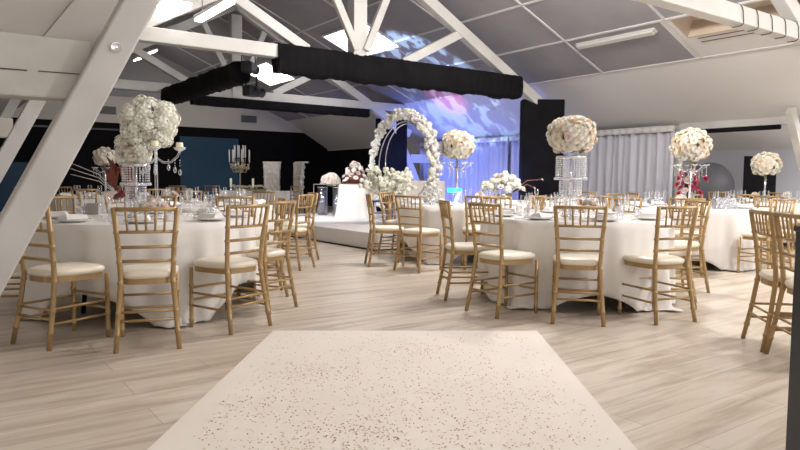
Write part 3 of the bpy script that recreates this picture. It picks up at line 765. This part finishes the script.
def candle_tower(x, y, z, label, R, H, n, seed, kinds=MIX, size=.055, s=1.0, arms=True):
    t = empty('flower_centrepiece', G(x, y, z), .2 * seed, label, 'centrepiece')
    MB().tube([(0, 0, 0), (0, 0, H - R * .6)], .016, 8).build('pole', M['silver'], t)
    MB().lathe([(0, 0), (.10, 0), (.10, .012), (.02, .03)], 18).build('base', M['silver'], t)
    flower_ball(t, (0, 0, H), R, n, kinds, size, seed, bottom=-.8, leaves=6, sq=.92)
    if arms:
        me = strand_mesh(.14)
        for k in range(6):
            a = k * PI / 3; ca, sa = math.cos(a), math.sin(a); zz = H - R * 1.1
            ar = MB().tube([(0, 0, zz - .03), (.1 * ca, .1 * sa, zz - .07), (.2 * ca, .2 * sa, zz - .0)], .007, 6).build('arm', M['crystal'], t)
            MB().lathe([(0, 0), (.035, .015), (.04, .03)], 10, (.2 * ca, .2 * sa, zz)).build('drip_cup', M['crystal'], ar)
            inst('crystal_strand', me, t, (.2 * ca, .2 * sa, zz)); inst('crystal_strand', me, t, (.11 * ca, .11 * sa, zz - .06))
    return t
candle_tower(.80, 9.35, TZ, 'tall silver candelabrum topped by a peach and cream rose ball beside the flower arch', .235, .82, 66, 2)
candle_tower(3.92, 8.95, TZ, 'tall crystal centrepiece with white and peach rose ball above pink flowers', .25, .82, 76, 4, kinds=[(ROSES[0], 7), (ROSES[1], 2), (ROSES[2], 1.2)])
candle_tower(6.45, 11.7, TZ, 'cream rose ball on a crystal stand before the black upright panel', .24, .66, 60, 7, kinds=[(ROSES[0], 3), (ROSES[1], 4), (ROSES[2], .6)], arms=False)
candle_tower(-5.35, 12.0, TZ, 'small round cream flower ball on a silver stand at far left', .19, .70, 45, 8, kinds=[(ROSES[0], 3), (ROSES[1], 3), (ROSES[3], 1)], arms=True)
# pink flowers in dark vase on PT
t = empty('pink_bouquet', G(4.0, 9.2, TZ), 0, 'fuchsia flowers in a dark tall vase on the right rear table', 'flowers')
MB().lathe([(0, 0), (.045, 0), (.05, .25), (.035, .36)], 12).build('vase', M['dark_metal'], t)
for i in range(22):
    a = i * 2.4; r = .07 + .1 * random.random(); inst('flower', RFUCH if i % 4 else ROSES[3], t, (r * math.cos(a), r * math.sin(a), .16 + .016 * i), (-.9 * math.sin(a), .9 * math.cos(a), 0), .048)
inst('flower', RFUCH, t, (.24 * cv, -.24 * sv, .38), (.8, .3, 0), .06)
for i in range(6): inst('leaf', LEAF, t, (.04 * math.cos(i), .04 * math.sin(i), .3 + .05 * i), (.5, 0, i), .14)
# low arrangement with orchid twigs
t = empty('low_arrangement', G(1.66, 10.65, TZ), 0, 'low wide arrangement of white blooms with bare orchid twigs before the black flat', 'flowers')
MB().lathe([(0, 0), (.12, 0), (.15, .12), (.13, .12)], 16).build('bowl', M['gold'], t)
for i in range(46):
    a = i * 2.4; r = .34 * math.sqrt((i + .5) / 46); z = .40 - 2.2 * r * r + random.uniform(-.03, .07)
    inst('flower', random.choice([BLOS[0], ROSES[0], ROSES[1], BLOS[1]]), t, (r * math.cos(a), r * math.sin(a), z), (-.9 * math.sin(a) * r * 3, .9 * math.cos(a) * r * 3, 0), random.uniform(.045, .065))
for i in range(10): inst('leaf', LEAF, t, (.2 * math.cos(i), .2 * math.sin(i), .26), (.3, .2, i), .14)
for j, (dx, dz) in enumerate(((.62, .36), (.5, .22))):
    MB().tube([(.15 * cv, -.15 * sv, .15), (.38 * cv, -.38 * sv, .28 + .06 * (1 - j)), (dx * cv, -dx * sv, dz)], .009, 6).build('twig', M['twig'], t)
    inst('flower', ROSES[3], t, (dx * cv, -dx * sv, dz), (.5, .5, 0), .03)
for (x, y, lab) in ((1.70, 5.94, 'single blush rose posy before the crystal tower'), (3.68, 8.66, 'blush rose posy on the right rear table'), (.45, 9.2, 'pale pink rose posy on the middle table'),
                    (-2.85, 8.3, 'cream rose posy on the second left table'), (1.15, 9.5, 'blush rose posy at the right side of the middle table'), (6.15, 11.45, 'small white rose posy at left on the far right table'), (6.78, 11.6, 'small white rose posy at right on the far right table')):
    posy(x, y, TZ, lab, [(ROSES[3], 2), (ROSES[0], 2)], 5 if y > 6 else 4, .04)
t = empty('menu_box', G(-2.82, 6.02, TZ), -VIEW + .15, 'grey card box at the back left of the front left table', 'box')
MB().box((0, 0, .045), (.15, .10, .09)).build('body', M['napkin'], t); MB().box((0, 0, .095), (.155, .105, .01)).build('lid', M['napkin'], t)
tag(MB().box((0, 0, .07), (.25, .12, .14)).build('gift_box', M['photo_box'], None, G(4.12, 8.4, TZ), -VIEW), 'glittering silver box on the right rear table', 'box')
# gold vase on front right table
# lit numeral
t = empty('lit_numeral', G(.74, 9.0, TZ), -VIEW, 'cyan glowing number seven stand on the middle table', 'table number')
MB().box((0, 0, .20), (.19, .03, .055)).build('top_bar', M['cyan'], t)
MB().bar((.07, 0, .18), (.0, 0, .015), .03, .045).build('slanted_stem', M['ice'], t)
MB().box((0, 0, .008), (.16, .08, .014)).build('base', M['acrylic'], t)

# ------------------------------------------------------------------ stage pieces
ac = G(.02, 13.0); 
t = empty('flower_arch', (ac.x, ac.y, SZ), 0, 'moon-shaped arch of white blossoms standing on the stage', 'flower arch')
Ra, zc = 1.06, 1.07        # circle in the plane along the hall (v, z)
mb = MB(); mb.tube([(0, Ra * math.cos(a), zc + Ra * math.sin(a)) for a in [2 * PI * i / 64 for i in range(65)]], .018, 8, cap=False); mb.build('outer_ring', M['silver'], t)
for rr, off, zq in ((.90, -.10, 1.05), (.74, -.18, 1.17)):
    MB().tube([(0, off + rr * math.cos(a), zq + rr * math.sin(a)) for a in [2 * PI * i / 64 for i in range(65)]], .012, 8, cap=False).build('inner_ring', M['silver'], t)
MB().box((0, 0, .015), (.5, 1.2, .03)).build('base', M['paint'], t)
def arch_bloom(k, n):
    a = -1.0 + (PI + 1.9) * (k + .5) / n                       # from the near foot over the top and down the far side
    wd = .10 if a < 1.7 else max(.045, .10 - (a - 1.7) * .035)
    r = Ra + random.uniform(-wd, wd * .7); aa = PI - a
    return Vector((random.uniform(-wd, wd), r * math.cos(aa), zc + r * math.sin(aa))), wd
for i in range(100):
    p_, wd = arch_bloom(i, 100)
    inst('blossom', random.choice(BLOS), t, p_, (random.random() * 6, random.random() * 6, 0), random.uniform(.8, 1.2) * (.028 + wd * .28))
bb = MB()
for i in range(620):
    p_, wd = arch_bloom(i, 620); r_ = .018 + wd * .17; src = BLOS[0]; k0 = len(bb.v)
    rot = Euler((random.random() * 6, random.random() * 6, 0)).to_matrix()
    bb.add([p_ + rot @ v.co * r_ for v in src.vertices], [tuple(f.vertices) for f in src.polygons])
o = bb.build('blossom_garland', M['arch_white'], t); o['kind'] = 'stuff'
# white bench behind the arch
t = empty('sofa', G(.38, 14.3, SZ), -VIEW, 'white tufted bench seen through the arch', 'sofa')
MB().box((0, .2, .50), (1.2, .14, .62)).build('backrest', M['leather_white'], t, bevel=.04)
MB().box((0, -.08, .30), (1.2, .5, .18)).build('seat', M['leather_white'], t, bevel=.04)
for x in (-.54, .54):
    for y in (-.25, .2): MB().tube([(x, y, 0), (x, y, .22)], .025, 8).build('leg', M['silver'], t)
# tall arrangement of white plumes in a gold vase, in front of the arch
t = empty('plume_arrangement', G(-.20, 11.9, SZ), 0, 'wide spray of white blossom plumes in a bronze vase in front of the arch', 'flowers')
MB().lathe([(0, 0), (.10, 0), (.07, .04), (.05, .22), (.085, .50), (.07, .50)], 16).build('vase', M['bronze'], t)
for i in range(20):
    a = 2 * PI * i / 20 + random.uniform(-.2, .2); L = random.uniform(.28, .52) * (1.15 if abs(math.cos(a + VIEW)) > .6 else .7); ht = .66 + random.uniform(.0, .32)
    e = Vector((L * math.cos(a), L * math.sin(a), ht + .0))
    MB().tube([(0, 0, .45), (e.x * .5, e.y * .5, .45 + (ht - .45) * .7), e], .006, 5).build('stem', M['leaf'], t)
    pb = MB()
    for j in range(16):
        f = .3 + .7 * j / 15; p = Vector((e.x * f, e.y * f, .45 + (ht - .45) * min(1, f * 1.15))) + Vector((random.uniform(-.05, .05), random.uniform(-.05, .05), random.uniform(-.06, .07)))
        rot = Euler((random.random() * 6, random.random() * 6, 0)).to_matrix(); q = random.uniform(.03, .05)
        pb.add([p + rot @ v.co * q for v in BLOS[1].vertices], [tuple(f_.vertices) for f_ in BLOS[1].polygons])
    pb.build('plume', M['orchid_white'], t)
# second lower bank of blossoms left
# mirrored column stands
for (x, y, lab) in ((-1.80, 15.3, 'left mirrored column stand on the stage'), (-1.44, 15.2, 'right mirrored column stand on the stage')):
    t = empty('column_stand', G(x, y, SZ), 0, lab, 'column stand')
    MB().lathe([(0, 0), (.115, 0), (.115, .63), (0, .63)], 28).build('column', M['mirror_column'], t)
    MB().lathe([(0, .63), (.125, .63), (.125, .65), (0, .65)], 28).build('top', M['silver'], t)
t = empty('flower_mound', G(-1.60, 15.2, SZ + .655), 0, 'mound of white and blush roses across the mirrored columns', 'flowers')
flower_ball(t, (0, 0, .14), .20, 50, [(ROSES[0], 6), (ROSES[3], 1)], .06, 9, bottom=-.4, leaves=0, sq=.8)
for i in range(12):
    a = i * 2.4; inst('flower', ROSES[0], t, (.20 * math.cos(a) * cv, -.20 * math.cos(a) * sv + .08 * math.sin(a), .07), (.3, .2, i), .06)
t = empty('acrylic_frame', G(-1.66, 14.75, SZ), -VIEW, 'clear acrylic box frame before the mirrored columns', 'display frame')
for x in (-.27, .27):
    MB().box((x, 0, .36), (.02, .02, .72)).build('upright', M['silver'], t)
for z in (.01, .71): MB().box((0, 0, z), (.54, .02, .02)).build('crossbar', M['silver'], t)
# cake table
p = G(-.95, 14.2, SZ)
t = empty('cake_table', p, -VIEW, 'small cake table under a pale floor-length cloth on the stage', 'table')
n = 64; vs = []; fs = []
for r, z in ((0, .72), (.34, .72), (.37, .70), (.39, .45), (.42, .2), (.45, .005)):
    for k in range(n): a = 2 * PI * k / n; q = r * (1 + (.05 * (.72 - z) / .72) * math.sin(a * 11)); vs.append((q * math.cos(a), q * math.sin(a), z))
for i in range(5):
    for k in range(n): fs.append((i * n + k, i * n + (k + 1) % n, (i + 1) * n + (k + 1) % n, (i + 1) * n + k))
MB().add(vs, fs, True).build('cloth', M['tablecloth'], t)
t = empty('cake', G(-.97, 14.15, SZ + .72), 0, 'tiered chocolate cake dressed with blush flowers on the small stage table', 'cake')
MB().lathe([(0, 0), (.30, 0), (.30, .03), (0, .03)], 28).build('cake_board', M['cake'], t)
MB().lathe([(0, .03), (.19, .03), (.19, .20), (0, .20)], 28).build('lower_tier', M['cake'], t)
MB().lathe([(0, .20), (.13, .20), (.13, .36), (0, .36)], 24).build('upper_tier', M['cake'], t)
for i in range(34):
    a = i * 2.4; z = .06 + .012 * i; r = .24 if z < .2 else .17 if z < .36 else .08
    inst('flower', [ROSES[3], ROSES[0], BLOS[0]][i % 3], t, (r * math.cos(a), r * math.sin(a), z), (-.8 * math.sin(a), .8 * math.cos(a), 0), .055)
# small blue metal stool behind the plume vase
t = empty('metal_stool', G(-.33, 12.5, SZ), -VIEW, 'small blue metal stool behind the bronze vase on the stage', 'stool')
bm_ = mat('blue_enamel', (.03, .09, .35), .35, metal=.3)
MB().box((0, 0, .42), (.4, .36, .03)).build('seat', bm_, t)
for x in (-.18, .18):
    for y in (-.16, .16): MB().tube([(x, y, 0), (x, y, .41)], .014, 6).build('leg', bm_, t)
MB().tube([(-.18, -.16, .2), (.18, -.16, .2)], .01, 6).build('stretcher', bm_, t)

# ------------------------------------------------------------------ head table, thrones, candelabrum
def throne(x, y, yaw, lab):
    t = empty('throne_chair', G(x, y), math.radians(yaw) - VIEW, lab, 'throne chair')
    # back: tall, slightly flared wings, tufted by a displaced grid (local -y is the front)
    nx, nz = 24, 60; vs = []; fs = []
    for j in range(nz + 1):
        z = .42 + 1.16 * j / nz; hw = .22 + .05 * (j / nz) ** 3 + .03 * (1 - j / nz)
        for i in range(nx + 1):
            f = i / nx * 2 - 1; tuft = math.cos(f * PI * 3) * math.cos(j / nz * PI * 8)
            vs.append((hw * f, -.05 * f * f - .02 + .034 * tuft - .04 + .05 * (j / nz), z))
    for j in range(nz):
        for i in range(nx): k = j * (nx + 1) + i; fs.append((k, k + 1, k + nx + 2, k + nx + 1))
    o = MB().add(vs, fs, True).build('backrest', M['leather_white'], t, loc=(0, .2, 0)); s = o.modifiers.new('thickness', 'SOLIDIFY'); s.thickness = .09; s.offset = 1
    MB().box((0, .2, 1.585), (.56, .16, .05)).build('top_roll', M['leather_white'], t, bevel=.02)
    MB().box((0, -.06, .40), (.56, .54, .16)).build('seat', M['leather_white'], t, bevel=.04)
    mb = MB()
    for i in range(9):
        for k in range(5): mb.ball((-.2 + .1 * k + (.05 if i % 2 else 0) - .02, .10, .52 + i * .12), .012, 6, 4)
    mb.build('button', M['twig'], t)
    for sx in (-.22, .22):
        for sy in (-.26, .18): MB().box((sx, sy, .165), (.05, .05, .33)).build('leg', M['dark_metal'], t)
throne(-3.84, 19.75, 8, 'left white tufted throne chair behind the head table')
throne(-3.08, 19.5, -50, 'right white tufted throne chair turned sideways')
t = empty('head_table', G(-3.95, 18.2), -VIEW, 'rectangular head table under a white cloth before the thrones', 'table')
mb = MB(); n = 120; vs = []; fs = []
def rect(k, g):
    f = k / n * 4; s = int(f) % 4; q = f - int(f); X, Y = .92 + g, .36 + g
    return [(-X + 2 * X * q, -Y), (X, -Y + 2 * Y * q), (X - 2 * X * q, Y), (-X, Y - 2 * Y * q)][s]
for g0, z in ((-.36, .76), (0, .76), (.01, .74), (.03, .4), (.05, .01)):
    for k in range(n):
        g = g0 + (.035 * (.76 - z) * math.sin(k * 1.05)); X, Y = rect(k, g); vs.append((X, Y, z))
for i in range(4):
    for k in range(n): fs.append((i * n + k, i * n + (k + 1) % n, (i + 1) * n + (k + 1) % n, (i + 1) * n + k))
mb.add(vs, fs, True).build('cloth', M['tablecloth'], t)
t = empty('candelabrum', G(-4.41, 18.2, .762), 0, 'tall gold candelabrum with many glass candle tubes on the head table', 'candelabrum')
MB().tube([(0, 0, 0), (0, 0, .7)], .02, 8).build('stem', M['gold'], t); MB().lathe([(0, 0), (.12, 0), (.1, .02), (.02, .05)], 16).build('base', M['gold'], t)
for i in range(14):
    a = i * 2 * PI / 7 + (i // 7) * .4; r = .28 if i < 7 else .15; ca, sa = math.cos(a), math.sin(a); top = .78 + (.12 if i >= 7 else 0)
    ar = MB().tube([(0, 0, .55), (r * .6 * ca, r * .6 * sa, .5), (r * ca, r * sa, top - .02)], .008, 5).build('arm', M['gold'], t)
    MB().lathe([(0, 0), (.016, .01), (.016, .34), (0, .34)], 8, (r * ca, r * sa, top)).build('candle_tube', M['frost'], ar)
mb = MB()
for i in range(60): a = i * 2.4; mb.ball((.24 * math.cos(a), .24 * math.sin(a), .6 + .12 * random.random()), .022, 5, 4)
mb.build('crystal_garland', M['gold'], t)
for i in range(7):
    x = -4.6 + i * .2
    if i in (0, 3):
        t = empty('pillar_candle', G(x, 17.95, .762), 0, 'white taper candle on the head table' if i == 0 else 'white pillar candle at the middle of the head table', 'candle')
        MB().lathe([(0, 0), (.05, 0), (.02, .02), (.02, .1)], 10).build('holder', M['silver'], t); MB().lathe([(0, .1), (.03, .1), (.03, .34), (0, .34)], 10).build('candle', M['candle'], t)
t = empty('flower_runner', G(-4.1, 17.98, .762), -VIEW, 'low run of cream flowers along the head table', 'flowers')
MB().box((0, 0, .03), (.9, .1, .06)).build('tray', M['moss'], t)
for i in range(30): inst('flower', ROSES[i % 2], t, (random.uniform(-.45, .45), random.uniform(-.05, .05), .08 + random.uniform(0, .06)), (random.uniform(-.5, .5), random.uniform(-.5, .5), 0), .05)

# ------------------------------------------------------------------ place the chairs
chair(-1.61, 4.17, 19, 'gold chair with ivory cushion, back to the viewer, at the front left table')
chair(-2.40, 4.24, -28, 'gold chair partly behind the slanting white leg at the front left table')
chair(-1.085, 4.77, 55, 'gold chair at the near right of the front left table')
chair(-.98, 5.50, 64, 'gold chair at the right side of the front left table')
chair(-1.12, 6.35, 108, 'gold chair behind the others at the right of the front left table')
chair(-3.42, 5.3, -78, 'gold chair hidden partly by the slanting leg at the left of the front left table')
chair(-3.35, 6.4, -125, 'gold chair at the back left of the front left table')
chair(-2.55, 7.0, 172, 'gold chair facing the viewer behind the grey box on the front left table')
chair(-1.75, 7.0, 195, 'gold chair behind the front left table, right of the crystal tower')
chair(1.375, 5.02, -13, 'gold chair, back to the viewer, before the crystal tower at the front right table')
chair(.68, 5.40, -56, 'gold chair nearest at the left corner of the front right table')
chair(.40, 6.20, -82, 'gold chair side-on at the left end of the front right table')
chair(2.17, 5.12, 20, 'gold chair turned left at the front right table')
chair(2.66, 5.88, 66, 'gold chair at the right end of the front right table')
chair(3.05, 6.75, 105, 'gold chair at the rear right of the front right table')
chair(2.55, 7.5, 150, 'gold chair behind the front right table, right of the crystal tower')
chair(1.75, 7.72, 178, 'gold chair directly behind the crystal tower at the front right table')
chair(1.1, 7.60, 200, 'gold chair facing the viewer at the rear left of the front right table')
chair(-.42, 8.40, -80, 'gold chair side-on beside the stage at the middle table')
chair(.08, 7.80, -40, 'gold chair seen from behind at the near left of the middle table')
chair(.98, 8.0, 0, 'gold chair, back to the viewer, in front of the middle table')
chair(1.75, 8.35, 48, 'gold chair at the near right of the middle table')
chair(-.22, 9.80, -122, 'gold chair at the rear left of the middle table by the bronze vase')
chair(2.42, 4.45, -100, 'gold chair near the right edge, farther of the two side-on ones')
chair(2.36, 4.03, -98, 'gold chair cut by the right edge behind the dark board')
def ring(x, y, a0, where, n=8, skip=(), d=1.46):
    words = ['right side', 'rear right', 'rear', 'rear left', 'left side', 'front left', 'front', 'front right']
    for k in range(n):
        if k in skip: continue
        a = a0 + 2 * PI * k / n
        w_ = words[int(round(((a) % (2 * PI)) / (PI / 4))) % 8]
        chair(x + d * math.cos(a), y + d * math.sin(a), math.degrees(a) + 90, 'gold chair at the ' + w_ + ' of ' + where)
ring(3.9, 8.95, -.42, PT); ring(6.45, 11.7, .1, FT, skip=(0,)); ring(-2.5, 8.45, .45, CT, skip=(5, 6)); ring(-5.35, 12.0, .2, BT); ring(2.45, 10.85, .1, ST, skip=(2, 3, 4, 5, 6, 7))
for (x, y, yaw, lab) in ((-4.9, 17.2, 0, 'dark gold chair near the blue panel left of the head table'), (-2.75, 17.6, 150, 'dark chair between the two thrones'),
                         (-6.6, 15.6, 170, 'gold chair standing by the black wall left of the blue panel'), (-5.6, 16.6, 190, 'gold chair in front of the blue panel')):
    chair(x, y, yaw, lab)
